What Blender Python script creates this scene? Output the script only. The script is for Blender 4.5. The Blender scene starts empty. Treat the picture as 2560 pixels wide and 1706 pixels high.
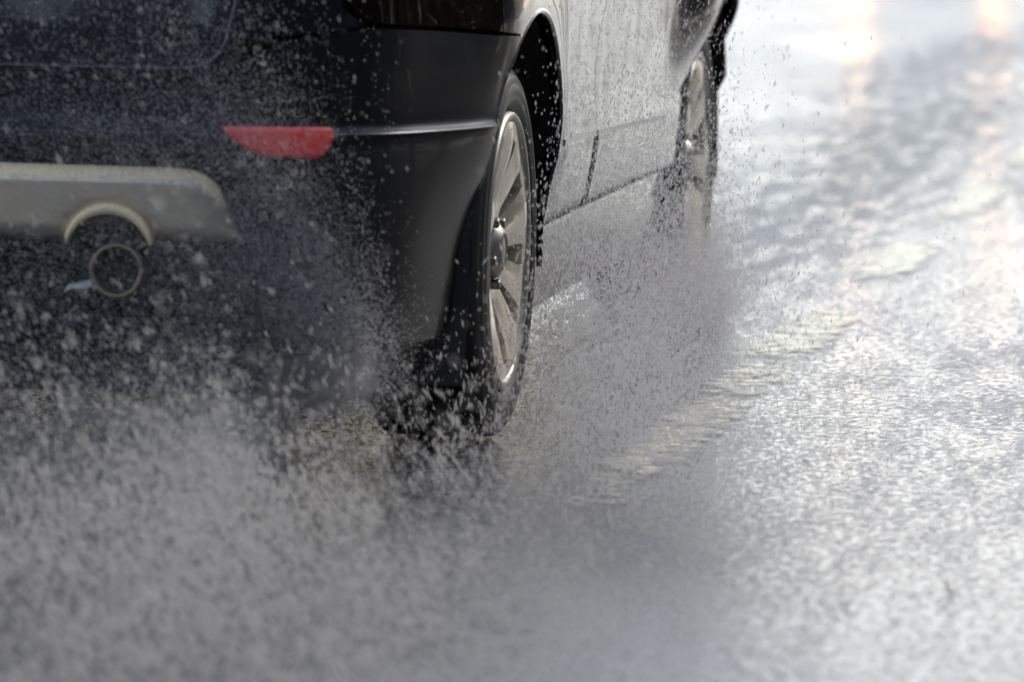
import bpy, bmesh, math, random
import numpy as np
from mathutils import Vector, Matrix
from mathutils.geometry import delaunay_2d_cdt

random.seed(7); RNG = np.random.default_rng(11)
SC = bpy.context.scene; COL = SC.collection
PI = math.pi
R = math.radians

# ------------------------------------------------------------------ camera
cam_d = bpy.data.cameras.new('camera'); cam = bpy.data.objects.new('camera', cam_d); COL.objects.link(cam)
CAM = Vector((1.4434, -9.5764, 1.0549)); YAW, PIT, ROL = 0.14934, 0.09158, 0.02113
fw = Vector((-math.sin(YAW)*math.cos(PIT), math.cos(YAW)*math.cos(PIT), -math.sin(PIT)))
rt = fw.cross(Vector((0, 0, 1))).normalized(); up = rt.cross(fw)
r2 = rt*math.cos(ROL)+up*math.sin(ROL); u2 = -rt*math.sin(ROL)+up*math.cos(ROL)
m = Matrix((r2, u2, -fw)).transposed().to_4x4(); m.translation = CAM
cam.matrix_world = m
cam_d.lens = 200; cam_d.sensor_width = 36; cam_d.clip_end = 3000; cam_d.clip_start = .1
cam_d.dof.use_dof = True; cam_d.dof.focus_distance = 10.2; cam_d.dof.aperture_fstop = 4.8
SC.camera = cam

# ------------------------------------------------------------------ light
SUN_EL, SUN_AZ = R(38), R(27)        # azimuth clockwise from +Y (towards +X)
w = bpy.data.worlds.new('World'); SC.world = w; w.use_nodes = True
nt = w.node_tree; bg = nt.nodes['Background']
sky = nt.nodes.new('ShaderNodeTexSky'); sky.sky_type = 'NISHITA'; sky.sun_disc = False
sky.sun_elevation = SUN_EL; sky.sun_rotation = SUN_AZ
sky.air_density = 1.0; sky.dust_density = 1.2; sky.ozone_density = 1.0
hs = nt.nodes.new('ShaderNodeHueSaturation'); hs.inputs['Saturation'].default_value = .6
nt.links.new(sky.outputs[0], hs.inputs['Color']); nt.links.new(hs.outputs[0], bg.inputs[0])
bg.inputs[1].default_value = 0.15
sun_d = bpy.data.lights.new('sun', 'SUN'); sun = bpy.data.objects.new('sun', sun_d); COL.objects.link(sun)
sun_d.energy = 0.9; sun_d.angle = R(14); sun_d.color = (1, .975, .94)
sdir = Vector((math.sin(SUN_AZ)*math.cos(SUN_EL), math.cos(SUN_AZ)*math.cos(SUN_EL), math.sin(SUN_EL)))
sun.rotation_euler = sdir.to_track_quat('Z', 'Y').to_euler(); sun.location = sdir*30
SC.view_settings.view_transform = 'Standard'; SC.view_settings.look = 'None'
SC.view_settings.exposure = .85; SC.view_settings.gamma = 1
SC.render.engine = 'CYCLES'
SC.cycles.use_denoising = True
SC.cycles.max_bounces = 8; SC.cycles.volume_bounces = 1; SC.cycles.transparent_max_bounces = 48

# ------------------------------------------------------------------ helpers
def mat(name, base=(.5, .5, .5), rough=.5, metal=0, **kw):
    m = bpy.data.materials.new(name); m.use_nodes = True
    b = m.node_tree.nodes['Principled BSDF']
    b.inputs['Base Color'].default_value = (*base, 1); b.inputs['Roughness'].default_value = rough
    b.inputs['Metallic'].default_value = metal
    for k, v in kw.items(): b.inputs[k.replace('_', ' ')].default_value = v
    return m
def nodes(m): return m.node_tree.nodes, m.node_tree.links, m.node_tree.nodes['Principled BSDF']
def noise(m, scale, detail=3, rough=.55, vec=None, dist=0):
    N, L, b = nodes(m); n = N.new('ShaderNodeTexNoise'); n.inputs['Scale'].default_value = scale
    n.inputs['Detail'].default_value = detail; n.inputs['Roughness'].default_value = rough
    n.inputs['Distortion'].default_value = dist
    if vec is None:
        if 'tc' not in N: t = N.new('ShaderNodeTexCoord'); t.name = 'tc'
        vec = N['tc'].outputs['Object']
    L.new(vec, n.inputs['Vector']); return n
def ramp(m, src, stops):
    N, L, b = nodes(m); r = N.new('ShaderNodeValToRGB'); e = r.color_ramp.elements
    while len(e) < len(stops): e.new(.5)
    for k, (p, c) in enumerate(stops):
        e[k].position = p; e[k].color = (*c, 1) if len(c) == 3 else c
    L.new(src, r.inputs[0]); return r.outputs[0]
def bump(m, src, strength, dist):
    N, L, b = nodes(m); n = N.new('ShaderNodeBump'); n.inputs['Strength'].default_value = strength
    n.inputs['Distance'].default_value = dist; L.new(src, n.inputs['Height']); L.new(n.outputs[0], b.inputs['Normal']); return n
def g(v): return (v, v, v)

def link(name, me, mt, parent=None):
    o = bpy.data.objects.new(name, me); COL.objects.link(o); o.parent = parent
    if mt: me.materials.append(mt)
    return o
def mesh_from(name, V, F, smooth=True):
    me = bpy.data.meshes.new(name); me.from_pydata([tuple(v) for v in V], [], F); me.update()
    if smooth: me.polygons.foreach_set('use_smooth', [True]*len(me.polygons))
    return me
def tag(o, label=None, cat=None, group=None, kind=None):
    if label: o['label'] = label
    if cat: o['category'] = cat
    if group: o['group'] = group
    if kind: o['kind'] = kind
    return o
def empty(name, loc=(0, 0, 0)):
    o = bpy.data.objects.new(name, None); COL.objects.link(o); o.location = loc; return o
def lathe_x(prof, n=96, close=False):
    """profile of (x, r) turned round the X axis"""
    V = []; F = []; k = len(prof)
    for i in range(n):
        a = 2*PI*i/n
        for x, r in prof: V.append((x, r*math.sin(a), r*math.cos(a)))
    for i in range(n):
        for j in range(k if close else k-1):
            a, b = i*k+j, i*k+(j+1) % k; c, d = ((i+1) % n)*k+(j+1) % k, ((i+1) % n)*k+j
            F.append((a, b, c, d))
    return V, F
def smooth(t): t = min(1, max(0, t)); return t*t*(3-2*t)

# ------------------------------------------------------------------ materials
paint = mat('black_car_paint', (.011, .012, .017), .22, 0, Coat_Weight=.5, Coat_Roughness=.03, IOR=1.35)
_n = noise(paint, 260, 2, .5); _n2 = noise(paint, 9, 3)
N, L, b = nodes(paint)
bump(paint, _n.outputs[0], .05, .002)
L.new(ramp(paint, _n2.outputs[0], [(.35, g(.16)), (.7, g(.34))]), b.inputs['Roughness'])
bumper_m = mat('dull_black_bumper_paint', (.010, .010, .013), .35, 0, Coat_Weight=.2, Coat_Roughness=.06, IOR=1.3)
bump(bumper_m, noise(bumper_m, 260, 2).outputs[0], .06, .002)
rim_m = mat('grimy_rim_alloy', (.30, .28, .25), .42, .8)
cladding = mat('lower_door_paint', (.02, .02, .024), .3, 0, Coat_Weight=1.0, Coat_Roughness=.08)
bump(cladding, noise(cladding, 180, 3).outputs[0], .12, .002)
blackpl = mat('black_plastic', (.012, .012, .013), .55); bump(blackpl, noise(blackpl, 300).outputs[0], .3, .001)
gapm = mat('black_void', (.003, .003, .003), .9)
liner_m = mat('wheel_liner_felt', (.010, .011, .013), .75); bump(liner_m, noise(liner_m, 90, 5).outputs[0], .8, .004)
rubber = mat('tyre_rubber', (.009, .009, .011), .46)
bump(rubber, noise(rubber, 160, 3).outputs[0], .15, .001)
alloy = mat('warm_silver_alloy', (.56, .52, .47), .30, .85, Coat_Weight=.3)
_a = noise(alloy, 14, 4); N, L, b = nodes(alloy)
L.new(ramp(alloy, _a.outputs[0], [(.3, (.58, .54, .48)), (.7, (.78, .73, .66))]), b.inputs['Base Color'])
chrome = mat('satin_grey_metal', (.62, .55, .45), .36, .85)
edge_highlight = mat('cream_highlight_edge', (.92, .76, .50), .42, .15)  # sky highlight along the plate's top edge, painted as a cream colour
bump(edge_highlight, noise(edge_highlight, 40, 4).outputs[0], .1, .002)
_c = noise(chrome, 40, 4); bump(chrome, _c.outputs[0], .15, .002)
steel = mat('brake_steel', (.18, .17, .16), .4, .9)
pipem = mat('sooty_exhaust_steel', (.26, .22, .16), .42, .9)
redm = mat('red_reflector_plastic', (1.0, .085, .08), .35, 0, Coat_Weight=.6)
bump(redm, noise(redm, 220, 2).outputs[0], .6, .002)
redlamp = mat('dark_red_lamp_glass', (.008, .002, .003), .08, 0, Coat_Weight=1)
glass = mat('dark_window_glass', (.01, .012, .014), .04, 0, Coat_Weight=1)
trimm = mat('bright_door_strip', (.30, .33, .33), .35, .5)

# ------------------------------------------------------------------ road
ROAD = mat('wet_asphalt', (.04, .04, .042), .3, IOR=1.45)
N, L, b = nodes(ROAD)
tc = N.new('ShaderNodeTexCoord'); tc.name = 'tc'
def mapped(sc):
    mp = N.new('ShaderNodeMapping'); mp.inputs['Scale'].default_value = sc; L.new(tc.outputs['Object'], mp.inputs[0]); return mp.outputs[0]
def math_(op, a, c_):
    n = N.new('ShaderNodeMath'); n.operation = op; n.use_clamp = False
    for k, v in enumerate((a, c_)):
        if hasattr(v, 'links') or not isinstance(v, (int, float)): L.new(v, n.inputs[k])
        else: n.inputs[k].default_value = v
    return n.outputs[0]
film = noise(ROAD, 1.3, 5, .6, mapped((1, .30, 1)), .5)          # thin and thick water film
grit = noise(ROAD, 60, 5, .8, mapped((1, .38, 1)))              # stones standing out of the film
fine = noise(ROAD, 150, 3, .65, mapped((1, .5, 1)))
rip = noise(ROAD, 70, 5, .65, mapped((1, .35, 1)), .2)
mott = noise(ROAD, 13, 6, .75, mapped((1, .15, 1)), .2)
mixh = math_('ADD', math_('ADD', math_('MULTIPLY', film.outputs[0], .22), math_('MULTIPLY', mott.outputs[0], .18)), math_('MULTIPLY', grit.outputs[0], .92))
sp = N.new('ShaderNodeSeparateXYZ'); L.new(tc.outputs['Object'], sp.inputs[0])
patchy = ramp(ROAD, mott.outputs[0], [(.44, g(.12)), (.60, g(1))])
def zone(cx, cy, wx, wy, amp):                                  # a stretch of lane where the film has drained; also masks the painted reflection
    u = math_('DIVIDE', math_('SUBTRACT', sp.outputs[0], cx), wx); v = math_('DIVIDE', math_('SUBTRACT', sp.outputs[1], cy), wy)
    return math_('MULTIPLY', math_('POWER', 2.71828, math_('MULTIPLY', math_('ADD', math_('MULTIPLY', u, u), math_('MULTIPLY', v, v)), -1.0)), amp)
for z_ in ((-.12, 10, .26, 4.2, .36), (-.45, 17, .30, 4.5, .34), (-.05, 4.8, .26, 2.4, .22), (.80, .9, .30, 1.6, .10), (.45, 11, .2, 4, .15)):
    mixh = math_('ADD', mixh, math_('MULTIPLY', zone(*z_), patchy))
dry = ramp(ROAD, mixh, [(.61, g(0)), (.79, g(1))])
rr = N.new('ShaderNodeMapRange'); rr.inputs['To Min'].default_value = .15; rr.inputs['To Max'].default_value = .46
L.new(dry, rr.inputs[0]); L.new(rr.outputs[0], b.inputs['Roughness'])
stone = ramp(ROAD, fine.outputs[0], [(.3, (.03, .03, .032)), (.52, (.075, .075, .078)), (.75, (.20, .19, .18))])
green_reflection = N.new('ShaderNodeMix'); green_reflection.data_type = 'RGBA'; L.new(zone(-.10, 9.0, .30, 5.0, .9), green_reflection.inputs[0]); L.new(stone, green_reflection.inputs[6])  # dark green reflection painted into the road colour
L.new(ramp(ROAD, mott.outputs[0], [(.4, (.05, .055, .045)), (.7, (.022, .032, .012))]), green_reflection.inputs[7]); L.new(green_reflection.outputs[2], b.inputs['Base Color'])
b1 = N.new('ShaderNodeBump'); b1.inputs['Distance'].default_value = .004
L.new(fine.outputs[0], b1.inputs['Height'])
b3 = N.new('ShaderNodeBump'); b3.inputs['Distance'].default_value = .004; b3.inputs['Strength'].default_value = .32
L.new(dry, b3.inputs['Height']); L.new(b1.outputs[0], b3.inputs['Normal'])
b2 = N.new('ShaderNodeBump'); b2.inputs['Distance'].default_value = .003; b2.inputs['Strength'].default_value = .12
L.new(rip.outputs[0], b2.inputs['Height']); L.new(b3.outputs[0], b2.inputs['Normal'])
mstr = N.new('ShaderNodeMapRange'); mstr.inputs['To Min'].default_value = .12; mstr.inputs['To Max'].default_value = .8
L.new(dry, mstr.inputs[0]); L.new(mstr.outputs[0], b1.inputs['Strength'])
L.new(b2.outputs[0], b.inputs['Normal'])

def road_sheet():
    V = [(-1500, -1500, 0), (1500, -1500, 0), (1500, 1500, 0), (-1500, 1500, 0)]
    tag(link('road', mesh_from('road', V, [(0, 1, 2, 3)], False), ROAD), kind='structure')
road_sheet()

# worn edge line: one thin sheet of old cream paint, rubbed away in places
PAINT = mat('worn_cream_road_paint', (.80, .73, .52), .34, IOR=1.4)
N, L, b = nodes(PAINT)
L.new(ramp(PAINT, noise(PAINT, 30, 5).outputs[0], [(.3, (.66, .60, .44)), (.6, (.88, .80, .58))]), b.inputs['Base Color'])
bump(PAINT, noise(PAINT, 60, 4).outputs[0], .12, .003)
def line_sheet():
    V = []; F = []
    ys = np.linspace(-1.2, 30, 400)
    for y in ys:
        xc = .285+.008*(y-1)
        V += [(xc-.085, y, .004), (xc+.085, y, .004)]
    for i in range(len(ys)-1): F.append((2*i, 2*i+1, 2*i+3, 2*i+2))
    o = link('edge_line', mesh_from('edge_line', V, F, False), PAINT); tag(o, kind='structure')
    at = o.data.attributes.new('across', 'FLOAT', 'POINT'); at.data.foreach_set('value', [(-1.0 if i % 2 == 0 else 1.0) for i in range(len(V))])
line_sheet()
def pm(op, a, c_, clamp=False):
    n = N.new('ShaderNodeMath'); n.operation = op; n.use_clamp = clamp
    for k, v in enumerate((a, c_)):
        if isinstance(v, (int, float)): n.inputs[k].default_value = v
        else: L.new(v, n.inputs[k])
    return n.outputs[0]
at = N.new('ShaderNodeAttribute'); at.attribute_name = 'across'
sx = N.new('ShaderNodeSeparateXYZ'); L.new(N['tc'].outputs['Object'], sx.inputs[0])
cov = pm('MULTIPLY', pm('POWER', pm('ABSOLUTE', at.outputs['Fac'], 0), 3.0), -.30)
for cy, wy, amp in ((-.6, .35, .12), (.2, .6, .25), (1.15, .3, .22), (2.15, .6, .29), (4.3, .65, .31), (6.6, .8, .29), (9.2, .9, .27), (13, 1.2, .2), (18, 1.5, .2)):
    v = pm('POWER', pm('ABSOLUTE', pm('DIVIDE', pm('SUBTRACT', sx.outputs[1], cy), wy), 0), 2.5)
    cov = pm('ADD', cov, pm('MULTIPLY', pm('POWER', 2.71828, pm('MULTIPLY', pm('MULTIPLY', v, v), -1.0)), amp))
mpp = N.new('ShaderNodeMapping'); mpp.inputs['Scale'].default_value = (.8, .55, 1); L.new(N['tc'].outputs['Object'], mpp.inputs[0])
nb = noise(PAINT, 26, 5, .7, mpp.outputs[0])
cov = pm('ADD', cov, nb.outputs[0])
L.new(ramp(PAINT, cov, [(.58, g(0)), (.78, g(.9))]), b.inputs['Alpha'])

# ------------------------------------------------------------------ car body surface
# plan outline of the right half (x, y), wheel face plane x = 0, car centre line x = -0.9, rear at -y
CTR = [(-1.15, -.902), (-.9, -.905), (-.62, -.895), (-.38, -.870), (-.20, -.810), (-.085, -.71), (-.035, -.57), (-.008, -.42),
       (.006, -.2), (.010, 0), (.008, .4), (.004, .8), (.003, 1.3), (.003, 1.8), (.006, 2.2), (.012, 2.7), (-.01, 3.05), (-.07, 3.3), (-.22, 3.5), (-.5, 3.6), (-.9, 3.62), (-1.2, 3.61)]
def bspline(P, n=40):
    P = np.array(P, float); out = []
    for i in range(len(P)-3):
        p0, p1, p2, p3 = P[i:i+4]
        for t in np.arange(n)/n:
            out.append(((1-t)**3*p0+(3*t**3-6*t*t+4)*p1+(-3*t**3+3*t*t+3*t+1)*p2+t**3*p3)/6)
    return np.array(out)
B = bspline(CTR)
i0 = int(np.argmin(np.abs(B[:200, 0]+.9))); B = B[i0:]; B[0, 0] = -.9
i1 = len(B)-300+int(np.argmin(np.abs(B[-300:, 0]+.9))); B = B[:i1+1]; B[-1, 0] = -.9
SA = np.concatenate([[0], np.cumsum(np.hypot(*np.diff(B, axis=0).T))]); SMAX = SA[-1]
TX = np.gradient(B[:, 0], SA); TY = np.gradient(B[:, 1], SA)
def s_y(y):       # arc length of the side point at this y
    mask = B[:, 0] > -.16
    return float(np.interp(y, B[mask, 1], SA[mask]))
def s_x(x):       # arc length of the rear point at this x
    k = int(np.argmax(B[:, 0] > -.09)); return float(np.interp(x, B[:k, 0], SA[:k]))
def s_fx(x):      # same at the nose
    k = len(B)-220; return float(np.interp(-x, -B[k:, 0], SA[k:]))
ZS = [.15, .22, .325, .332, .338, .40, .462, .470, .478, .484, .55, .62, .72, .80, .90, 1.0]
OS = [-.06, -.045, -.030, -.030, -.014, -.008, -.003, -.0035, -.0045, -.005, -.006, -.003, .002, .0, -.015, -.05]
ZR = [.15, .20, .30, .40, .50, .546, .553, .560, .568, .60, .648, .656, .72, .80, .90, 1.0]
OR = [-.06, -.035, -.018, -.008, 0, .001, -.001, -.007, -.011, -.014, -.0175, -.018, -.024, -.034, -.055, -.10]
def flare(y, z, yc):
    zs = .36 if yc < 1 else .47
    r = math.hypot(y-yc, z-.32)
    hgt = smooth((z-zs)/.20)
    lo = smooth((r-.41)/.30)
    return .030*(1-lo)*hgt
HUBS = (0.0, 2.7)
def surf0(s, z, off=0):
    sg = 1 if s >= 0 else -1; a = min(abs(s), SMAX)
    x = float(np.interp(a, SA, B[:, 0])); y = float(np.interp(a, SA, B[:, 1]))
    tx = float(np.interp(a, SA, TX)); ty = float(np.interp(a, SA, TY)); l = math.hypot(tx, ty)
    nx, ny = ty/l, -tx/l
    wr = 1-smooth((y+.42)/.2)
    if wr > 0 and y > .0: wr = 0
    o = float(np.interp(z, ZS, OS))*(1-wr)+float(np.interp(z, ZR, OR))*wr + off
    if y > -.7 and y < 3.4 and x > -.3: o += flare(y, z, 0)+1.9*flare(y, z, 2.7)
    X = x+nx*o; Y = y+ny*o
    if sg < 0: X = -1.8-X
    return np.array([X, Y, z])
def nrm(s, z):
    e = .0015
    a = surf0(s+e, z)-surf0(s-e, z); c = surf0(s, z+e)-surf0(s, z-e)
    n = np.cross(a, c); n /= (np.linalg.norm(n)+1e-12)
    return n
def surf(s, z, off=0):
    p = surf0(s, z)
    if off: p = p+nrm(s, z)*off
    return p
def in_poly(x, y, P):
    c = False; j = len(P)-1
    for i in range(len(P)):
        if (P[i][1] > y) != (P[j][1] > y) and x < (P[j][0]-P[i][0])*(y-P[i][1])/(P[j][1]-P[i][1])+P[i][0]: c = not c
        j = i
    return c
def resample(P, d):
    out = []
    for i in range(len(P)):
        a = np.array(P[i]); c = np.array(P[(i+1) % len(P)]); n = max(1, int(math.ceil(np.linalg.norm(c-a)/d)))
        for k in range(n): out.append(tuple(a+(c-a)*k/n))
    return out
def area(P): return .5*sum(P[i][0]*P[(i+1) % len(P)][1]-P[(i+1) % len(P)][0]*P[i][1] for i in range(len(P)))
def inset(P, g_):
    if area(P) < 0: P = P[::-1]
    n = len(P); out = []
    for i in range(n):
        a, p, c = np.array(P[i-1]), np.array(P[i]), np.array(P[(i+1) % n])
        d1 = (p-a)/(np.linalg.norm(p-a)+1e-9); d2 = (c-p)/(np.linalg.norm(c-p)+1e-9)
        n1 = np.array([-d1[1], d1[0]]); n2 = np.array([-d2[1], d2[0]]); mm = n1+n2; l = np.linalg.norm(mm)
        mm = mm/l if l > 1e-6 else n1; k = 1/max(.5, float(mm@n1))
        out.append(tuple(p+mm*g_*k))
    return out
def patch(poly, holes=(), du=.03, dv=.02, us=(), vs=(), edge=.012):
    """triangulated 2-D region: returns points, triangles, boundary loops"""
    loops = [resample(poly, edge)]+[resample(h, edge) for h in holes]
    pts = []; E = []; L_ = []
    for lp in loops:
        k = len(pts); pts += lp; E += [(k+i, k+(i+1) % len(lp)) for i in range(len(lp))]; L_.append(list(range(k, k+len(lp))))
    nb = len(pts); P0 = np.array(poly); BP = np.array(pts)
    U = sorted(set(list(np.arange(P0[:, 0].min(), P0[:, 0].max(), du))+list(us)))
    Vv = sorted(set([v for v in np.arange(P0[:, 1].min(), P0[:, 1].max(), dv) if all(abs(v-q) > .004 for q in vs)]+list(vs)))
    for v in Vv:
        for u in U:
            if in_poly(u, v, poly) and not any(in_poly(u, v, h) for h in holes):
                if np.min((BP[:, 0]-u)**2+(BP[:, 1]-v)**2) > .004**2: pts.append((u, v))
    r = delaunay_2d_cdt([Vector(p) for p in pts], E, [], 0, 1e-6)
    vo, fo, ov = r[0], r[2], r[3]
    back = {}
    for k, src in enumerate(ov):
        for q in src: back[q] = k
    T = []
    for f in fo:
        cx = sum(vo[i][0] for i in f)/3; cy = sum(vo[i][1] for i in f)/3
        if in_poly(cx, cy, poly) and not any(in_poly(cx, cy, h) for h in holes): T.append(tuple(f))
    return [tuple(v) for v in vo], T, [[back[q] for q in lp if q in back] for lp in L_]
CR = [.325, .332, .338, .462, .470, .478, .484, .546, .553, .560, .568, .648, .656]
def panel(name, poly, mt, parent, holes=(), gap=.002, off=0, flange=.014, du=.03, dv=.02, edge=.012, crisp=True):
    P = inset(poly, gap) if gap else (poly if area(poly) > 0 else poly[::-1])
    pts, T, loops = patch(P, holes, du, dv, vs=[z for z in CR if min(p[1] for p in P) < z < max(p[1] for p in P)] if crisp else (), edge=edge)
    V = [surf(u, v, off) for u, v in pts]; Nn = [nrm(u, v) for u, v in pts]; F = list(T)
    if flange:
        for lp in loops:
            k = len(V)
            for i in lp:
                V.append(V[i]+0); Nn.append(Nn[i])
            for i in lp:
                V.append(V[i]-nrm(*pts[i])*flange); Nn.append(Nn[i])
            n = len(lp)
            for j in range(n):
                F.append((k+j, k+n+j, k+n+(j+1) % n, k+(j+1) % n))
    me = mesh_from(name, V, F)
    nf = len(T)
    fl = [True]*nf+[False]*(len(F)-nf); me.polygons.foreach_set('use_smooth', fl)
    # exact normals on the outer skin
    cn = []
    for p in me.polygons:
        for li in p.loop_indices:
            cn.append(tuple(Nn[me.loops[li].vertex_index]) if p.index < nf else tuple(p.normal))
    me.normals_split_custom_set(cn)
    return link(name, me, mt, parent)
RA = .41
def arch(yc, a0, a1, r=RA, n=30, sgn=1):
    """points of the arch circle in (s, z); angle 0 = rearward (-y), 90 = up"""
    return [(sgn*s_y(yc-r*math.cos(R(a))), .32+r*math.sin(R(a))) for a in np.linspace(a0, a1, n)]
def corner(p0, p1, p2, n=8):
    p0, p1, p2 = map(np.array, (p0, p1, p2))
    return [tuple((1-t)**2*p0+2*t*(1-t)*p1+t*t*p2) for t in np.linspace(0, 1, n)]

car = empty('black_car', (0, 0, 0))
tag(car, 'black car driving away through water, silver rear alloy wheel and red bumper reflector', 'car')

def mirror(P): return [(-a, c) for a, c in P]
def both(name, poly, mt, holes=(), **k):
    panel(name, poly, mt, car, holes=holes, **k)
    k2 = dict(k); k2['du'] = .08; k2['dv'] = .05; k2['edge'] = .03
    panel(name, mirror(poly), mt, car, holes=[mirror(h) for h in holes], **k2)

# rear bumper (one piece round both corners)
ya = lambda a: (s_y(-RA*math.cos(R(a))), .32+RA*math.sin(R(a)))
right = [(s_x(-.30), .652)]+corner((s_x(-.30), .652), (s_x(-.262), .655), (s_x(-.255), .70), 6)[1:]+[(s_x(-.11), .722), (s_y(-.5), .712), (s_y(-.3), .700)]
a_top = math.degrees(math.asin((.694-.32)/RA))
right += arch(0, a_top, 14, n=20)+[(s_y(-.40), .30), (s_y(-.45), .21), (s_x(-.2), .20)]
bump_poly = right+mirror(right)[::-1]
bumper = panel('rear_bumper', bump_poly, bumper_m, car, du=.025, dv=.02)
# tailgate
tg = [(0, .656), (s_x(-.40), .656)]+corner((s_x(-.40), .656), (s_x(-.343), .660), (s_x(-.331), .709), 10)[1:]+[(s_x(-.318), .764), (s_x(-.30), .96)]
tg_poly = tg+mirror(tg)[::-1][:-1]
panel('tailgate', tg_poly, paint, car, du=.03)
# tail lights and quarter panels
tl = [(s_y(-.29), .703), (s_y(-.5), .715), (s_x(-.12), .727)]+corner((s_x(-.12), .727), (s_x(-.15), .75), (s_x(-.16), .96), 6)[1:]+[(s_y(-.45), .96), (s_y(-.25), .96)]
both('tail_light', tl, redlamp)
strip = [(s_x(-.322), .70), (s_x(-.252), .704), (s_x(-.112), .724), (s_x(-.148), .75), (s_x(-.158), .96), (s_x(-.302), .96), (s_x(-.316), .764)]
both('corner_panel', strip, paint)
rd_edge = arch(0, 178, 105, RA+.04, 20)
q = [(s_y(-.288), .702)]+arch(0, a_top, 176, n=50)+[rd_edge[0]]+rd_edge[1:]+[(s_y(.2), .96), (s_y(-.248), .96)]
both('quarter_panel', q, paint)
# doors
yg = [(1.00, .337), (1.012, .40), (1.028, .47), (1.034, .50), (1.0, .60), (1.02, .65), (1.10, .72), (1.16, .80), (1.2, .96)]
rdoor = [(s_y(.455), .337)]+rd_edge[1:]+[(s_y(.2), .96)]+[(s_y(y), z) for y, z in yg[::-1]]
both('rear_door', rdoor, paint)
fg = [(2.06, .337), (2.08, .45), (2.05, .60), (2.02, .75), (2.02, .96)]
fdoor = [(s_y(y), z) for y, z in yg]+[(s_y(y), z) for y, z in fg[::-1]]
both('front_door', fdoor, paint)
ff = [(s_y(y), z) for y, z in fg[::-1]]+[(s_y(2.27), .337)]+arch(2.7, 3, 150, n=50)+[(s_y(3.2), .6), (s_y(3.2), .96)]
both('front_fender', ff, paint)
both('sill', [(s_y(.40), .17), (s_y(.43), .331), (s_y(2.27), .331), (s_y(2.30), .17)], cladding)
fb = [(s_y(3.2), .6)]+arch(2.7, 150, 176, n=12)+[(s_y(3.13), .22), (SMAX, .20), (SMAX, .95), (s_fx(-.5), .95), (s_y(3.2), .95)]
both('front_bumper', fb, paint, du=.08)
# dark shell behind the gaps
circ = lambda yc: [(s_y(yc-.425*math.cos(R(a))), .32+.425*math.sin(R(a))) for a in np.linspace(-10, 190, 40)]
sh = [(0, .28), (s_x(-.12), .28), (s_y(-.44), .28)]+circ(0)+[(s_y(2.26), .25)]+circ(2.7)+[(s_y(3.15), .25), (SMAX, .25), (SMAX, .95), (0, .95)]
both('body_shell', sh, gapm, off=-.020, gap=0, flange=0, du=.07, dv=.05, crisp=False)

# light moulding strip on both doors along the ledge, wide gap between the door mouldings
def ribbon(name, path, w_, mt, off=.002, dirn='z', thick=.004):
    V = []; F = []; n = len(path)
    for (s, z) in path:
        a, c = ((s, z-w_/2), (s, z+w_/2)) if dirn == 'z' else ((s-w_/2, z), (s+w_/2, z))
        V += [surf(*a, off-thick), surf(*a, off), surf(*c, off), surf(*c, off-thick)]
    for i in range(n-1):
        for j in range(3): F.append((4*i+j, 4*i+j+1, 4*i+5+j, 4*i+4+j))
    F += [(0, 1, 2, 3), (4*n-1, 4*n-2, 4*n-3, 4*n-4)]
    return link(name, mesh_from(name, V, F, False), mt, car)
trim_pts = lambda y0, y1: [(s_y(y), .481-.019*(y-.45)) for y in np.linspace(y0, y1, 24)]
ribbon('door_moulding', trim_pts(.462, 1.018), .012, trimm, off=.003, thick=.006)
ribbon('door_moulding', trim_pts(1.034, 2.05), .009, trimm, off=.003, thick=.006)
ribbon('door_seal', [(s_y(y)+.004, z) for y, z in [(1.022, .468), (1.026, .455), (1.012, .415), (.98, .375), (.95, .35), (.92, .338)]], .05, gapm, off=.0015, dirn='s')
ribbon('sill_seal', [(s_y(y), .334) for y in np.linspace(.44, 2.1, 30)], .010, gapm, off=.004)

# thin highlight-catching lip on the bumper crease
0 and ribbon('bumper_lip', [(s, .5535) for s in np.linspace(-s_y(-.42), s_y(-.38), 90)], .004, paint, off=.0015)

def tube(name, path, r_, mt, off, m_=8):
    V = []; F = []; n = len(path); C_ = [surf(s_, z_, off) for s_, z_ in path]
    for i, c in enumerate(C_):
        t = C_[min(i+1, n-1)]-C_[max(i-1, 0)]; t /= np.linalg.norm(t); u = nrm(*path[i]); v = np.cross(t, u)
        for j in range(m_): V.append(c+r_*(u*math.cos(2*PI*j/m_)+v*math.sin(2*PI*j/m_)))
    for i in range(n-1):
        for j in range(m_): F.append((i*m_+j, i*m_+(j+1) % m_, (i+1)*m_+(j+1) % m_, (i+1)*m_+j))
    return link(name, mesh_from(name, V, F), mt, car)
edge_m = mat('seam_highlight_paint', (.05, .05, .065), .3, .3, Coat_Weight=.5)  # lighter than the body paint: tubes added to draw a highlight along the seams
tgs = resample([(u, v) for u, v in tg[:-1]], .02)[:-1]
tgs = [q_ for q_ in resample(tg+[tg[-1]], .02) if q_[1] < .95]
half = []
for q_ in resample(tg, .02):
    if half and q_[1] > .94: break
    half.append((q_[0]+.003, q_[1]-.002))
tube('tailgate_edge', mirror(half)[::-1]+half, .0030, edge_m, .004)
tube('bumper_edge', [(s, .553) for s in np.linspace(-s_y(-.42), s_y(-.38), 120)], .0017, edge_m, .001)
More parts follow.
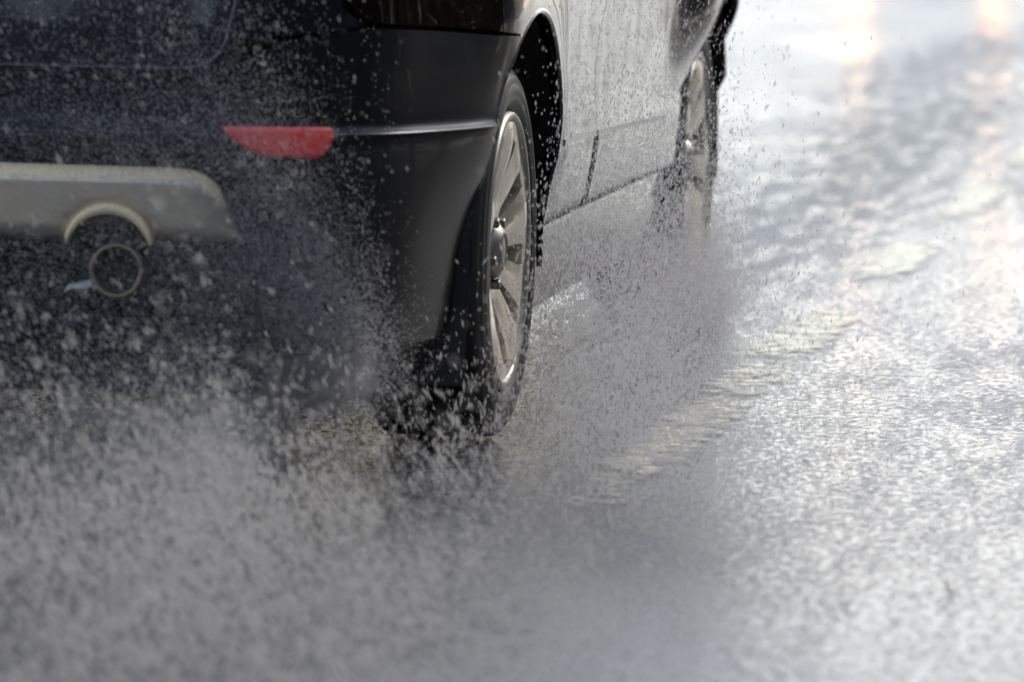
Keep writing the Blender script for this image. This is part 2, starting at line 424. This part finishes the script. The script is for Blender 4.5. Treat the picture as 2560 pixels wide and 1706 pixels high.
# reflector in the bumper
rf = [(s_x(-.333), .5660), (s_x(-.18), .5655)]+corner((s_x(-.18), .5655), (s_x(-.168), .562), (s_x(-.172), .545), 5)[1:]+corner((s_x(-.176), .535), (s_x(-.183), .518), (s_x(-.20), .517), 5)+[(s_x(-.262), .519)]+corner((s_x(-.262), .519), (s_x(-.297), .521), (s_x(-.333), .561), 6)[1:]
for sg in (1, -1):
    P = rf if sg == 1 else mirror(rf)
    # tilt it upright: it fills the ledge
    pts, T, loops = patch(P if area(P) > 0 else P[::-1], du=.012, dv=.008, edge=.005)
    V = []
    for u, v in pts:
        d = min(.004, 0.5*min(math.hypot(u-q_[0], v-q_[1]) for q_ in resample(P, .004)))
        p = surf(u, .50); p[2] = v; p[1] -= .003+d*.8; V.append(p)
    F = list(T); k = len(V)
    for i in loops[0]: V.append(V[i]+np.array([0, .035, 0]))
    n = len(loops[0])
    for j in range(n): F.append((loops[0][j], k+j, k+(j+1) % n, loops[0][(j+1) % n]))
    link('reflector', mesh_from('reflector', V, F), redm, car)

# satin diffuser plate with arched exhaust cut-outs
def diffuser():
    xr = [(-.425, .500), (-.39, .498)]+corner((-.385, .497), (-.352, .494), (-.335, .465), 8)+[(-.318, .425), (-.300, .386)]
    cut = [(-.503+.070*math.cos(R(a)), .356+.070*math.sin(R(a))) for a in np.linspace(25, 155, 20)]
    P = [(-.9, .503)]+xr+[(cut[0][0]+.004, .383)]+cut+[(cut[-1][0]-.004, .383), (-.9, .383)]
    P = P+[(-1.8-x, z) for x, z in P[::-1]][1:-1]
    if area(P) < 0: P = P[::-1]
    pts, T, loops = patch(P, du=.02, dv=.01, edge=.006)
    RP = resample(P, .006); tops = np.array(RP)
    def place(x, z, d):
        s = s_x(x) if x > -.9 else -s_x(-1.8-x)
        p = surf(s, .45); p[2] = z; p[1] -= d; return p
    V = []
    for x, z in pts:
        e = float(np.min(np.hypot(tops[:, 0]-x, tops[:, 1]-z)))
        d = .004+.018*min(1, e/.018)
        V.append(place(x, z, d))
    F = list(T); k = len(V)
    for i in loops[0]:
        V.append(V[i]+np.array([0, .05, 0]))
    n = len(loops[0])
    for j in range(n): F.append((loops[0][j], k+j, k+(j+1) % n, loops[0][(j+1) % n]))
    me = mesh_from('diffuser', V, F)
    o = link('diffuser', me, chrome, car); me.materials.append(edge_highlight)
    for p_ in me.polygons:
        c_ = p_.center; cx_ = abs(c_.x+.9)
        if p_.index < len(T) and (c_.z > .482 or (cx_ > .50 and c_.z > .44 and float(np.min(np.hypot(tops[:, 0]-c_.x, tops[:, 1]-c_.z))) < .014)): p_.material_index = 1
    for sx in (-.503, -1.8+.503):                     # arched lip over each pipe, its highlight put into the colour
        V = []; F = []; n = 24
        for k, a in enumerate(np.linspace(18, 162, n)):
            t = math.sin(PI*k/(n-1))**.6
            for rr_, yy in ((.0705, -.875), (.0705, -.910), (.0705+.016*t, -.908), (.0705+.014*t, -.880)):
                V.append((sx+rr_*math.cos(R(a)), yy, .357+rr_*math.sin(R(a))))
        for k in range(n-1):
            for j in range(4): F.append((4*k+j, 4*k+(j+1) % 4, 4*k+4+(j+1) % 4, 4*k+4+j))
        link('exhaust_arch', mesh_from('exhaust_arch', V, F), edge_highlight, o)
diffuser()
def exhaust(cx, cz=.338):
    prof = [(-.02, .036), (-.016, .040), (.0, .0425), (.004, .0435), (.010, .043), (.02, .0405), (.34, .0405)]
    # turned round the Y axis
    n = 48; V = []; F = []
    prof = [(.30, .032), (.03, .0335), (.002, .035), (-.003, .0375), (-.004, .041), (.0, .0440), (.012, .0435), (.02, .040), (.35, .040)]
    for i in range(n):
        a = 2*PI*i/n
        for y, r_ in prof: V.append((cx+r_*math.cos(a), -.905+y, cz+r_*math.sin(a)))
    k = len(prof)
    for i in range(n):
        for j in range(k-1): F.append((i*k+j, i*k+j+1, ((i+1) % n)*k+j+1, ((i+1) % n)*k+j))
    o = link('exhaust_pipe', mesh_from('exhaust_pipe', V, F), pipem, car)
    c = len(V)
    V2 = [(cx+.036*math.cos(2*PI*i/n), -.70, cz+.036*math.sin(2*PI*i/n)) for i in range(n)]
    link('pipe_baffle', mesh_from('pipe_baffle', V2, [tuple(range(n))], False), gapm, o)
exhaust(-.489); exhaust(-1.8+.489)
# tow eye bracket by the pipe
def box(name, c, h, mt, parent, rot=(0, 0, 0), bev=.003):
    bm = bmesh.new(); bmesh.ops.create_cube(bm, size=1)
    bmesh.ops.scale(bm, vec=Vector(h)*2, verts=bm.verts)
    if bev: bmesh.ops.bevel(bm, geom=list(bm.edges), offset=bev, segments=2, affect='EDGES', profile=.5)
    from mathutils import Euler
    bmesh.ops.transform(bm, matrix=Matrix.Translation(Vector(c)) @ Euler(rot).to_matrix().to_4x4(), verts=bm.verts)
    me = bpy.data.meshes.new(name); bm.to_mesh(me); bm.free(); return link(name, me, mt, parent)
bracket_m = mat('pale_bracket_metal', (.62, .64, .66), .35, .6)
V = [(-.572, .302), (-.567, .3135), (-.548, .317), (-.527, .3245), (-.524, .315), (-.535, .309), (-.556, .309)]
k = len(V)
me = mesh_from('hanger_bracket', [(x, -.905, z) for x, z in V]+[(x, -.893, z) for x, z in V], [tuple(range(k)), tuple(range(2*k-1, k-1, -1))]+[(i, (i+1) % k, k+(i+1) % k, k+i) for i in range(k)], False)
link('hanger_bracket', me, bracket_m, car)
# valance behind / below the plate and the floor pan
box('rear_valance', (-.9, -.80, .31), (.62, .035, .17), blackpl, car)
box('floor_pan', (-.9, 1.35, .24), (.62, 2.1, .06), blackpl, car)

# mud flap behind the rear wheel
def mud_flap(sg):
    P = [(.002, .505), (-.006, .38), (-.02, .20), (-.022, .13), (-.2, .13), (-.2, .36), (-.065, .37), (-.045, .40), (-.028, .455), (-.016, .50), (-.008, .509)]
    k = len(P); V = []; F = []
    X = lambda x: x if sg > 0 else -1.8-x
    for y in (-.395, -.375):
        for x, z in P: V.append((X(x), y+.10*max(0, z-.30)*0+(-.03*(.5-z)), z))
    F = [tuple(range(k)), tuple(range(2*k-1, k-1, -1))]+[(i, (i+1) % k, k+(i+1) % k, k+i) for i in range(k)]
    o = link('mud_flap', mesh_from('mud_flap', V, F, False), rubber2, car)
    mdf = o.modifiers.new('b', 'BEVEL'); mdf.width = .004; mdf.segments = 3
rubber2 = mat('flap_rubber', (.016, .016, .018), .35); bump(rubber2, noise(rubber2, 60).outputs[0], .2, .003)
mud_flap(1); mud_flap(-1)

# wheel-well liners
def liner(yc, sg):
    V = []; F = []; n = 36; xs = [.012, -.02, -.12, -.26, -.30]; rs_ = [.414, .420, .428, .428, .40]
    X = lambda x: x if sg > 0 else -1.8-x
    for i in range(n+1):
        a = R(-8+196*i/n)
        for x, r_ in zip(xs, rs_):
            f = 0
            V.append((X(x-(.02 if x > 0 and (i < 6 or i > n-6) else 0)), yc-r_*math.cos(a), .32+r_*math.sin(a)))
    k = len(xs)
    for i in range(n):
        for j in range(k-1): F.append((i*k+j, i*k+j+1, (i+1)*k+j+1, (i+1)*k+j))
    c = len(V); V.append((X(-.30), yc, .32))
    for i in range(n): F.append((i*k+k-1, c, (i+1)*k+k-1))
    link('wheel_liner', mesh_from('wheel_liner', V, F), liner_m, car)
for yc in HUBS:
    for sg in (1, -1): liner(yc, sg)

# rounded arch lip
def arch_lip(yc, sg):
    V = []; F = []; n = 60; m_ = 8
    aa = np.linspace(8, 174, n)
    for a in aa:
        c = surf(sg*s_y(yc-(RA+.001)*math.cos(R(a))), .32+(RA+.001)*math.sin(R(a)), -.004)
        rad = np.array([0, -math.cos(R(a)), math.sin(R(a))]); ax = np.array([1.0*sg, 0, 0])
        for j in range(m_):
            t = 2*PI*j/m_; V.append(c+.006*(rad*math.cos(t)+ax*math.sin(t)))
    for i in range(n-1):
        for j in range(m_): F.append((i*m_+j, i*m_+(j+1) % m_, (i+1)*m_+(j+1) % m_, (i+1)*m_+j))
    link('arch_lip', mesh_from('arch_lip', V, F), paint, car)
for yc in HUBS:
    for sg in (1, -1): arch_lip(yc, sg)

# ------------------------------------------------------------------ wheels
TYRE = [(-.030, .236), (-.020, .240), (-.012, .246), (-.004, .256), (-.0015, .262), (-.003, .2645), (-.0005, .268), (0, .276), (-.002, .284), (-.0035, .2855), (-.003, .289), (-.006, .298), (-.009, .300), (-.010, .304),
        (-.016, .3125), (-.024, .3175), (-.045, .3195), (-.058, .3198), (-.060, .313), (-.068, .313), (-.070, .3200), (-.105, .3202), (-.107, .313), (-.117, .313), (-.119, .3202), (-.153, .3200), (-.155, .313),
        (-.163, .313), (-.165, .3198), (-.180, .3195), (-.200, .3175), (-.210, .3125), (-.217, .30), (-.224, .276), (-.220, .255), (-.205, .240), (-.195, .236)]
def wheel(yc, sg, rot):
    root = empty('wheel', (0 if sg > 0 else -1.8, yc, .32)); root.parent = car
    fl = Matrix.Scale(sg, 4, (1, 0, 0))
    def put(name, V, F, mt, par, sm=True, rz=0):
        V = [(x*sg, y, z) for x, y, z in V]
        if sg < 0: F = [f[::-1] for f in F]
        if rz:
            c, s_ = math.cos(rz), math.sin(rz); V = [(x, y*c+z*s_, -y*s_+z*c) for x, y, z in V]
        return link(name, mesh_from(name, V, F, sm), mt, par)
    V, F = lathe_x(TYRE, 144)
    # lateral sipes in the shoulder blocks
    k = len(TYRE); V = [list(v) for v in V]
    for i in range(144):
        if i % 2 == 0:
            for j in list(range(13, 18))+list(range(28, 32)):
                x, y, z = V[i*k+j]; q_ = 1-.010 if j in (15, 16, 17, 28, 29, 30) else 1-.004
                V[i*k+j] = [x, y*q_, z*q_]
    ty = put('tyre', V, F, rubber, root)
    # rim: lip and barrel
    V, F = lathe_x([(-.19, .225), (-.05, .212), (-.020, .219), (-.008, .2225), (-.0035, .228), (-.0035, .2335), (-.007, .237), (-.02, .239)], 120)
    rim = put('rim', V, F, rim_m, root)
    # disc with ten windows in five pairs
    out = [(.221*math.sin(a), .221*math.cos(a)) for a in np.linspace(0, 2*PI, 121)[:-1]]
    holes = []
    for c in range(5):
        for d in (-20, 20):
            ac = R(4+72*c+d); sd = 1 if d > 0 else -1
            inner, outer = .088, .202
            pts = []
            for t in np.linspace(0, 1, 9):
                r_ = inner+(outer-inner)*t; hw = (.004+.0165*t**.8)*(1 if t < .9 else .8); pts.append((r_, hw))
            poly = [(r_, hw) for r_, hw in pts]+[(r_, -hw) for r_, hw in pts[::-1]]
            holes.append([(r_*math.sin(ac)+h_*math.cos(ac), r_*math.cos(ac)-h_*math.sin(ac)) for r_, h_ in poly])
    def depth(y, z):
        r_ = math.hypot(y, z); a = math.degrees(math.atan2(y, z))
        base = -.034+.026*smooth((r_-.05)/.16)
        ph = ((a-4) % 72)/72*2*PI
        crown = -.009*(.5-.5*math.cos(ph))*smooth((r_-.06)/.05)*(1-.6*smooth((r_-.17)/.05))
        crown += .004*math.cos(2*ph)*smooth((r_-.06)/.05)*(1-smooth((r_-.19)/.03))
        return base+crown
    P = out if area(out) > 0 else out[::-1]
    pts, T, loops = patch(P, holes, du=.012, dv=.012, edge=.008)
    V = [(depth(y, z), y, z) for y, z in pts]; F = list(T)
    for lp in loops:
        k0 = len(V)
        for i in lp: V.append(V[i])
        for i in lp: V.append((V[i][0]-.004, V[i][1], V[i][2]))
        for i in lp: V.append((V[i][0]-.035, V[i][1]*1.0, V[i][2]))
        n = len(lp)
        for q_ in (0, 1):
            for j in range(n): F.append((k0+q_*n+j, k0+(q_+1)*n+j, k0+(q_+1)*n+(j+1) % n, k0+q_*n+(j+1) % n))
    put('spokes', V, F, alloy, rim, rz=rot)
    V, F = lathe_x([(-.05, .050), (-.034, .050), (-.024, .046), (-.016, .034), (-.013, .031), (-.013, .030), (-.017, .028), (-.015, .020), (-.0135, 0.0005)], 48)
    put('centre_cap', V, F, rim_m, rim)
    for k_ in range(5):
        a = R(40+72*k_)+rot
        V, F = lathe_x([(-.045, .009), (-.021, .009), (-.019, .007), (-.019, .0003)], 6)
        put('lug_nut', [(x, y+.058*math.sin(a), z+.058*math.cos(a)) for x, y, z in V], F, steel, rim, False)
    V, F = lathe_x([(-.075, .07), (-.072, .145), (-.085, .145), (-.085, .07)], 64)
    put('brake_disc', V, F, steel, root)
    V, F = lathe_x([(-.19, .224), (-.185, .05), (-.18, .001)], 48)
    put('hub', V, F, gapm, root)
for yc in HUBS:
    for sg in (1, -1): wheel(yc, sg, 0 if yc == 0 else R(14))

# ------------------------------------------------------------------ upper body (out of the frame, still part of the car)
def upper():
    def ring(z, ins_side, y0, y1, n=64):
        out = []
        for k in range(n):
            a = 2*PI*k/n; c, s_ = math.cos(a), math.sin(a); e = .28
            hx = .9-ins_side; out.append((-.9+hx*math.copysign(abs(s_)**e, s_), (y0+y1)/2+(y1-y0)/2*math.copysign(abs(c)**e, c)*-1, z))
        return out
    def loft(name, rings, mt, cap=True):
        V = [p for r_ in rings for p in r_]; n = len(rings[0]); F = []
        for i in range(len(rings)-1):
            for j in range(n): F.append((i*n+j, i*n+(j+1) % n, (i+1)*n+(j+1) % n, (i+1)*n+j))
        if cap: F.append(tuple(range((len(rings)-1)*n, len(rings)*n)))
        return link(name, mesh_from(name, V, F), mt, car)
    loft('shoulder', [ring(.93, .04, -.84, 3.5), ring(.965, .045, -.82, 3.45), ring(.985, .09, -.76, 3.3)], paint)
    loft('windows', [ring(.985, .10, -.74, 2.25), ring(1.36, .22, -.50, 1.45)], glass, False)
    loft('roof', [ring(1.36, .215, -.51, 1.46), ring(1.40, .23, -.47, 1.40), ring(1.44, .32, -.35, 1.2), ring(1.455, .5, -.1, .9)], paint)
upper()

# ------------------------------------------------------------------ oncoming car far up the road, lamps lit
def oncoming():
    root = empty('oncoming_car', (-3.08, 50, 0)); tag(root, 'distant oncoming car with both warm headlights lit, seen as streaks on wet road', 'car')
    secs = [(-2.1, .62, .55, .80), (-2.0, .25, .80, .84), (-1.4, .2, .88, .92), (-.9, .2, .9, .98), (.9, .2, .9, 1.0), (1.8, .22, .88, .98), (2.15, .3, .8, .9), (2.25, .5, .6, .8)]
    V = []; F = []
    for y, zb, hw, zt in secs:
        for k in range(20):
            a = 2*PI*k/20; c, s_ = math.cos(a), math.sin(a)
            V.append((hw*math.copysign(abs(c)**.4, c), y, (zb+zt)/2+(zt-zb)/2*math.copysign(abs(s_)**.5, s_)))
    for i in range(len(secs)-1):
        for j in range(20): F.append((i*20+j, i*20+(j+1) % 20, (i+1)*20+(j+1) % 20, (i+1)*20+j))
    F += [tuple(range(20)), tuple(range(len(V)-1, len(V)-21, -1))]
    link('body', mesh_from('body', V, F), paint, root)
    V = []
    for z, hw, y0, y1 in ((.95, .78, -1.0, 1.9), (1.42, .58, -.25, 1.4)):
        V += [(-hw, y0, z), (hw, y0, z), (hw, y1, z), (-hw, y1, z)]
    link('windows', mesh_from('windows', V, [(0, 1, 5, 4), (1, 2, 6, 5), (2, 3, 7, 6), (3, 0, 4, 7)], False), glass, root)
    box('roof', (0, .57, 1.43), (.59, .84, .02), paint, root)
    lampm = mat('lit_headlight', (1, .8, .5), .3); N, L, b = nodes(lampm)
    b.inputs['Emission Color'].default_value = (1, .40, .08, 1); b.inputs['Emission Strength'].default_value = 100
    for x in (-.69, .69):
        V = [(x, -2.12, .66)]; F = []; n = 24
        for j, rr_ in ((0, .05), (1, .085)):
            for i in range(n): V.append((x+rr_*1.2*math.cos(2*PI*i/n), -2.115+.02*j, .66+rr_*.8*math.sin(2*PI*i/n)))
        for i in range(n):
            F += [(0, 1+i, 1+(i+1) % n), (1+i, 1+n+i, 1+n+(i+1) % n, 1+(i+1) % n)]
        link('headlight', mesh_from('headlight', V, F), lampm, root)
    for y in (-1.35, 1.35):
        for x in (-.82, .62):
            V, F = lathe_x([(0, .05), (0, .20), (.0, .30), (.03, .32), (.17, .32), (.2, .3), (.2, .05)], 32)
            link('wheel', mesh_from('wheel', [(px+x, py+y, pz+.32) for px, py, pz in V], F), rubber, root)
oncoming()

# ------------------------------------------------------------------ spray: clouds of real droplets
def drop_mat(name, base, trc):
    DROP = mat(name, base, .25, 0, IOR=1.33)
    N, L, b = nodes(DROP)
    tr = N.new('ShaderNodeBsdfTranslucent'); tr.inputs[0].default_value = (*trc, 1)
    mx = N.new('ShaderNodeMixShader'); mx.inputs[0].default_value = .65
    tp = N.new('ShaderNodeBsdfTransparent'); mx2 = N.new('ShaderNodeMixShader'); mx2.inputs[0].default_value = .45
    L.new(b.outputs[0], mx.inputs[1]); L.new(tr.outputs[0], mx.inputs[2]); L.new(mx.outputs[0], mx2.inputs[1]); L.new(tp.outputs[0], mx2.inputs[2])
    L.new(mx2.outputs[0], N['Material Output'].inputs[0])
    return DROP
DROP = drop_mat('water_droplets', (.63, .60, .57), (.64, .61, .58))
DROP_LIT = drop_mat('lightened_water_droplets', (.76, .75, .75), (.80, .78, .77))  # paler copy: brightness of lit spray put into the colour
OCT = np.array([(0, 0, 1), (1, 0, 0), (0, 1, 0), (-1, 0, 0), (0, -1, 0), (0, 0, -1)], float)
OF = np.array([(0, 1, 2), (0, 2, 3), (0, 3, 4), (0, 4, 1), (5, 2, 1), (5, 3, 2), (5, 4, 3), (5, 1, 4)])
def drops(name, P, D, rad, ln, mt=None):
    """P positions, D directions, rad radii, ln elongation"""
    ok = P[:, 2] > rad*1.2; P, D, rad, ln = P[ok], D[ok], rad[ok], ln[ok]
    n = len(P); D = D/np.linalg.norm(D, axis=1)[:, None]
    A = np.cross(D, [.31, .11, .94]); A /= np.linalg.norm(A, axis=1)[:, None]; C = np.cross(D, A)
    V = P[:, None, :]+rad[:, None, None]*(OCT[None, :, 0:1]*A[:, None, :]+OCT[None, :, 1:2]*C[:, None, :]+OCT[None, :, 2:3]*(D*ln[:, None])[:, None, :])
    V = V.reshape(-1, 3); F = (OF[None]+6*np.arange(n)[:, None, None]).reshape(-1)
    me = bpy.data.meshes.new(name); me.vertices.add(len(V)); me.vertices.foreach_set('co', V.ravel())
    me.loops.add(len(F)); me.loops.foreach_set('vertex_index', F.astype(np.int32))
    nf = len(F)//3; me.polygons.add(nf); me.polygons.foreach_set('loop_start', np.arange(0, len(F), 3, dtype=np.int32))
    me.polygons.foreach_set('loop_total', np.full(nf, 3, dtype=np.int32)); me.polygons.foreach_set('use_smooth', np.ones(nf, bool))
    me.update(calc_edges=True); me.validate(); return link(name, me, mt or DROP)
def sizes(n, med, sig=.4, mx=4): return med*np.clip(np.exp(RNG.normal(0, sig, n)), .3, mx)

def rear_spray():
    P = []; D = []; S = []
    # fan thrown up and inwards off the rear tyre, drifting back from the car
    n = 340000
    nr = 2600; ri = RNG.integers(0, nr, n); ang = (R(4)+R(80)*RNG.beta(1.9, 1.9, nr))[ri]+RNG.normal(0, .012, n)
    ry = RNG.random(nr)[ri]; ro = np.stack([RNG.normal(-.13, .035, nr), RNG.uniform(-.72, -.50, nr), RNG.uniform(.08, .23, nr)], 1)
    rl = RNG.gamma(6, .052, nr)[ri]; o = ro[ri]
    r_ = rl*(.15+RNG.gamma(3.5, .22, n))
    d = np.stack([-np.cos(ang), -.2-.45*ry, np.sin(ang)], 1); 
    p = o+d*r_[:, None]*np.array([1, .9, 1]); p += RNG.normal(0, .006, (n, 3)); p[:, 2] -= .25*r_*r_
    P.append(p); D.append(d*np.array([1, .3, 1])); S.append(sizes(n, .00046, .3, 1.7))
    # low grey billow left of the tread
    n = 80000; q = np.stack([-.24-np.abs(RNG.normal(0, .12, n)), RNG.uniform(-1.3, -.55, n), np.abs(RNG.normal(0, .09, n))], 1)
    P.append(q); D.append(np.stack([-.5+RNG.normal(0, .1, n), -.2*np.ones(n), .7*np.ones(n)], 1)); S.append(sizes(n, .0004, .25, 2))
    # finer mist between the streaks
    n = 300000; ang = R(4)+R(78)*RNG.beta(1.9, 1.9, n); r_ = RNG.gamma(3.0, .082, n)
    d = np.stack([-np.cos(ang), -.2-.5*RNG.random(n), np.sin(ang)], 1)
    p = np.stack([RNG.normal(-.13, .04, n), RNG.uniform(-.75, -.50, n), RNG.uniform(.06, .22, n)], 1)+d*r_[:, None]
    P.append(p); D.append(d*np.array([1, .3, 1])); S.append(sizes(n, .00034, .25, 2))
    P = np.concatenate(P); D = np.concatenate(D)+RNG.normal(0, .12, (len(P), 3)); S = np.concatenate(S)
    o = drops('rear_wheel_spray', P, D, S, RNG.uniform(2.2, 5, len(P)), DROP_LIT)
    tag(o, 'fan of fine mist rising behind the rear wheel across the bumper', 'water spray', kind='stuff')
    P = []; D = []; S = []
    # wide rear cloud over the lower bumper and beyond the frame
    n = 5000
    p = np.stack([RNG.uniform(-1.7, .0, n), RNG.uniform(-2.0, -.95, n), RNG.uniform(.05, .95, n)], 1)
    P.append(p); D.append(np.stack([-.5*np.ones(n), np.zeros(n), .5+RNG.random(n)], 1)); S.append(sizes(n, .0007))
    # low water kicked up behind
    n = 105000
    yy = -.5-3.6*RNG.beta(1.2, 1.15, n); xx = RNG.normal(-.52, .38, n)+.16*(-yy)*RNG.random(n); zz = RNG.gamma(1.2, .042, n)*(1+.25*(-yy))
    q = np.stack([xx, yy, zz], 1)
    dens = .5+.25*np.sin(7*q[:, 0]+2.6*q[:, 1]+1.3)+.2*np.sin(-11*q[:, 0]+4.1*q[:, 1])+.2*np.sin(19*q[:, 0]+1.7*q[:, 1]+.5)
    q = q[RNG.random(n) < np.clip(dens, .12, 1)]; n = len(q)//2*2; q = q[:n]
    nc = 3500; ci = RNG.integers(0, nc, n//2); t = RNG.normal(0, 1, n//2); q[:n//2] = q[ci]+np.stack([-.012*t, -.004*t, .020*t], 1)+RNG.normal(0, .006, (n//2, 3))
    q[:, 0] -= .33*np.clip((q[:, 0]+.32)/.1, 0, 1)*(q[:, 1] > -1.0)*RNG.random(n)**.3
    P.append(q); D.append(np.stack([RNG.normal(-.4, .3, n), -.3*np.ones(n), .9*np.ones(n)], 1)); S.append(sizes(n, .0013, .42, 2.4))
    # sharp drops flung across the tread and the rim
    n = 700
    a = RNG.uniform(0, 2*PI, n); p = np.stack([RNG.uniform(-.25, .05, n), -.40+RNG.normal(0, .12, n), .02+np.abs(RNG.normal(0, .14, n))], 1)
    P.append(p); D.append(np.stack([RNG.normal(0, .3, n), -.4*np.ones(n), np.ones(n)], 1)); S.append(sizes(n, .0015, .4, 2))
    n = 900
    p = np.stack([.02+RNG.uniform(0, .05, n), RNG.uniform(-.3, .36, n), .01+np.abs(RNG.normal(0, .17, n))], 1)
    P.append(p); D.append(np.stack([RNG.normal(0, .15, n), .35*np.ones(n), np.ones(n)], 1)); S.append(sizes(n, .0014, .4, 2))
    n = 70000; q = np.stack([RNG.uniform(-1.75, -.28, n), RNG.uniform(-1.5, .4, n), RNG.gamma(1.6, .07, n)], 1)
    P.append(q); D.append(np.stack([RNG.normal(-.2, .2, n), -.3*np.ones(n), .6*np.ones(n)], 1)); S.append(sizes(n, .0008, .4, 2.2))
    P = np.concatenate(P); D = np.concatenate(D)+RNG.normal(0, .12, (len(P), 3)); S = np.concatenate(S)
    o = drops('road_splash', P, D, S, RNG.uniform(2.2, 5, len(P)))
    tag(o, 'low grey splash of blurred drops over the road behind the car', 'water spray', kind='stuff')
def front_spray():
    P = []; D = []; S = []
    n = 80000
    t = RNG.beta(1.0, 1.2, n)                     # 0 at the front tyre, 1 far behind
    yy = 2.35-3.9*t; xx = RNG.normal(.02, .05+.03*t, n)+RNG.exponential(1.0, n)*(.035+.12*t*t+.03*t)
    zz = RNG.gamma(1.8, .088, n)*(.5+1.1*np.clip(t/.25, 0, 1)*(1-.45*t))*np.clip(1.15-.25*t, .2, 2)
    xx = np.where(yy < .35, xx+.20*(.35-yy), xx); ok = ~((xx < .012) & (zz > .20)) & ~((xx < .03) & (yy < .36))
    p = np.stack([xx, yy, zz], 1)[ok]; n = len(p)
    P.append(p); D.append(np.stack([.12+RNG.normal(0, .1, n), -.6*np.ones(n), .9*np.ones(n)], 1)); S.append(sizes(n, .0009, .4, 2.2))
    n = 6000
    p = np.stack([.01+.06*RNG.random(n), RNG.normal(2.35, .3, n), RNG.gamma(1.3, .05, n)], 1)
    P.append(p); D.append(np.stack([.1*np.ones(n), -.2*np.ones(n), np.ones(n)], 1)); S.append(sizes(n, .0013))
    P = np.concatenate(P); D = np.concatenate(D)+RNG.normal(0, .1, (len(P), 3)); S = np.concatenate(S)
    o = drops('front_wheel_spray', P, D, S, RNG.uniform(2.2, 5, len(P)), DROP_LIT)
    tag(o, 'pale cloud of water droplets trailing from the front wheel past the sill', 'water spray', kind='stuff')
rear_spray(); front_spray()

# ------------------------------------------------------------------ unseen trees added behind and to the right to darken reflections
bark = mat('dark_bark', (.05, .04, .03), .9)
leaf = mat('dark_leaves', (.035, .055, .022), .6)
N, L, b = nodes(leaf); L.new(ramp(leaf, noise(leaf, 1.3, 4).outputs[0], [(.35, (.02, .035, .014)), (.65, (.07, .09, .035))]), b.inputs['Base Color'])
def tree_kind(seed):
    r = np.random.default_rng(seed); root = empty('added_dark_tree')
    V = []; F = []
    def limb(a, c, ra, rc):
        a = np.array(a, float); c = np.array(c, float); d = (c-a)/np.linalg.norm(c-a); u = np.cross(d, [.3, 1, .2]); u /= np.linalg.norm(u); v = np.cross(d, u); k = len(V)
        for p, q in ((a, ra), (c, rc)):
            for i in range(8): V.append(p+q*(u*math.cos(i*PI/4)+v*math.sin(i*PI/4)))
        for i in range(8): F.append((k+i, k+(i+1) % 8, k+8+(i+1) % 8, k+8+i))
    limb((0, 0, 0), (.1, 0, 2.4), .26, .18); limb((.1, 0, 2.4), (0, .2, 6), .18, .06)
    for i in range(7):
        a = r.uniform(0, 2*PI); z = r.uniform(1.8, 4.5); limb((.05, .05, z), (1.8*math.cos(a), 1.8*math.sin(a), z+r.uniform(.8, 2)), .09, .02)
    link('trunk', mesh_from('trunk', V, F), bark, root)
    n = 9000; cl = r.normal(0, 1, (60, 3)); cl /= np.linalg.norm(cl, axis=1)[:, None]; cl *= r.uniform(.3, 1, (60, 1))**.5
    cl = cl*np.array([2.3, 2.3, 3.6])+[0, 0, 4.1]
    c = cl[r.integers(0, 60, n)]+r.normal(0, .42, (n, 3)); c = c[c[:, 2] > .15]; n = len(c)
    a = r.normal(0, 1, (n, 3)); a /= np.linalg.norm(a, axis=1)[:, None]; q = np.cross(a, r.normal(0, 1, (n, 3))); q /= np.linalg.norm(q, axis=1)[:, None]
    V = np.stack([c-a*.15, c-q*.08, c+a*.15, c+q*.08], 1).reshape(-1, 3)
    link('crown', mesh_from('crown', V.tolist(), np.arange(4*n).reshape(-1, 4).tolist(), False), leaf, root)
    return root
def copy_tree(o):
    r = o.copy(); COL.objects.link(r)
    for ch in o.children:
        c = ch.copy(); COL.objects.link(c); c.parent = r
    return r
spots = [(9+.6*math.sin(y*3), y) for y in np.arange(-24, 26, 3.1)]+[(x, -27+.8*math.cos(x)) for x in np.arange(-16, 10, 3.2)]
kinds = [tree_kind(3), tree_kind(8)]; used = [False, False]
for i, (x, y) in enumerate(spots):
    k = i % 2; o = kinds[k] if not used[k] else copy_tree(kinds[k]); used[k] = True
    o.location = (x, y, 0); o.rotation_euler.z = i*1.7; o.scale = (1, 1, .9+.25*math.sin(i*2.3))
    tag(o, 'dense dark unseen tree added out of frame, its reflection darkening the car', 'tree', 'trees added out of frame')
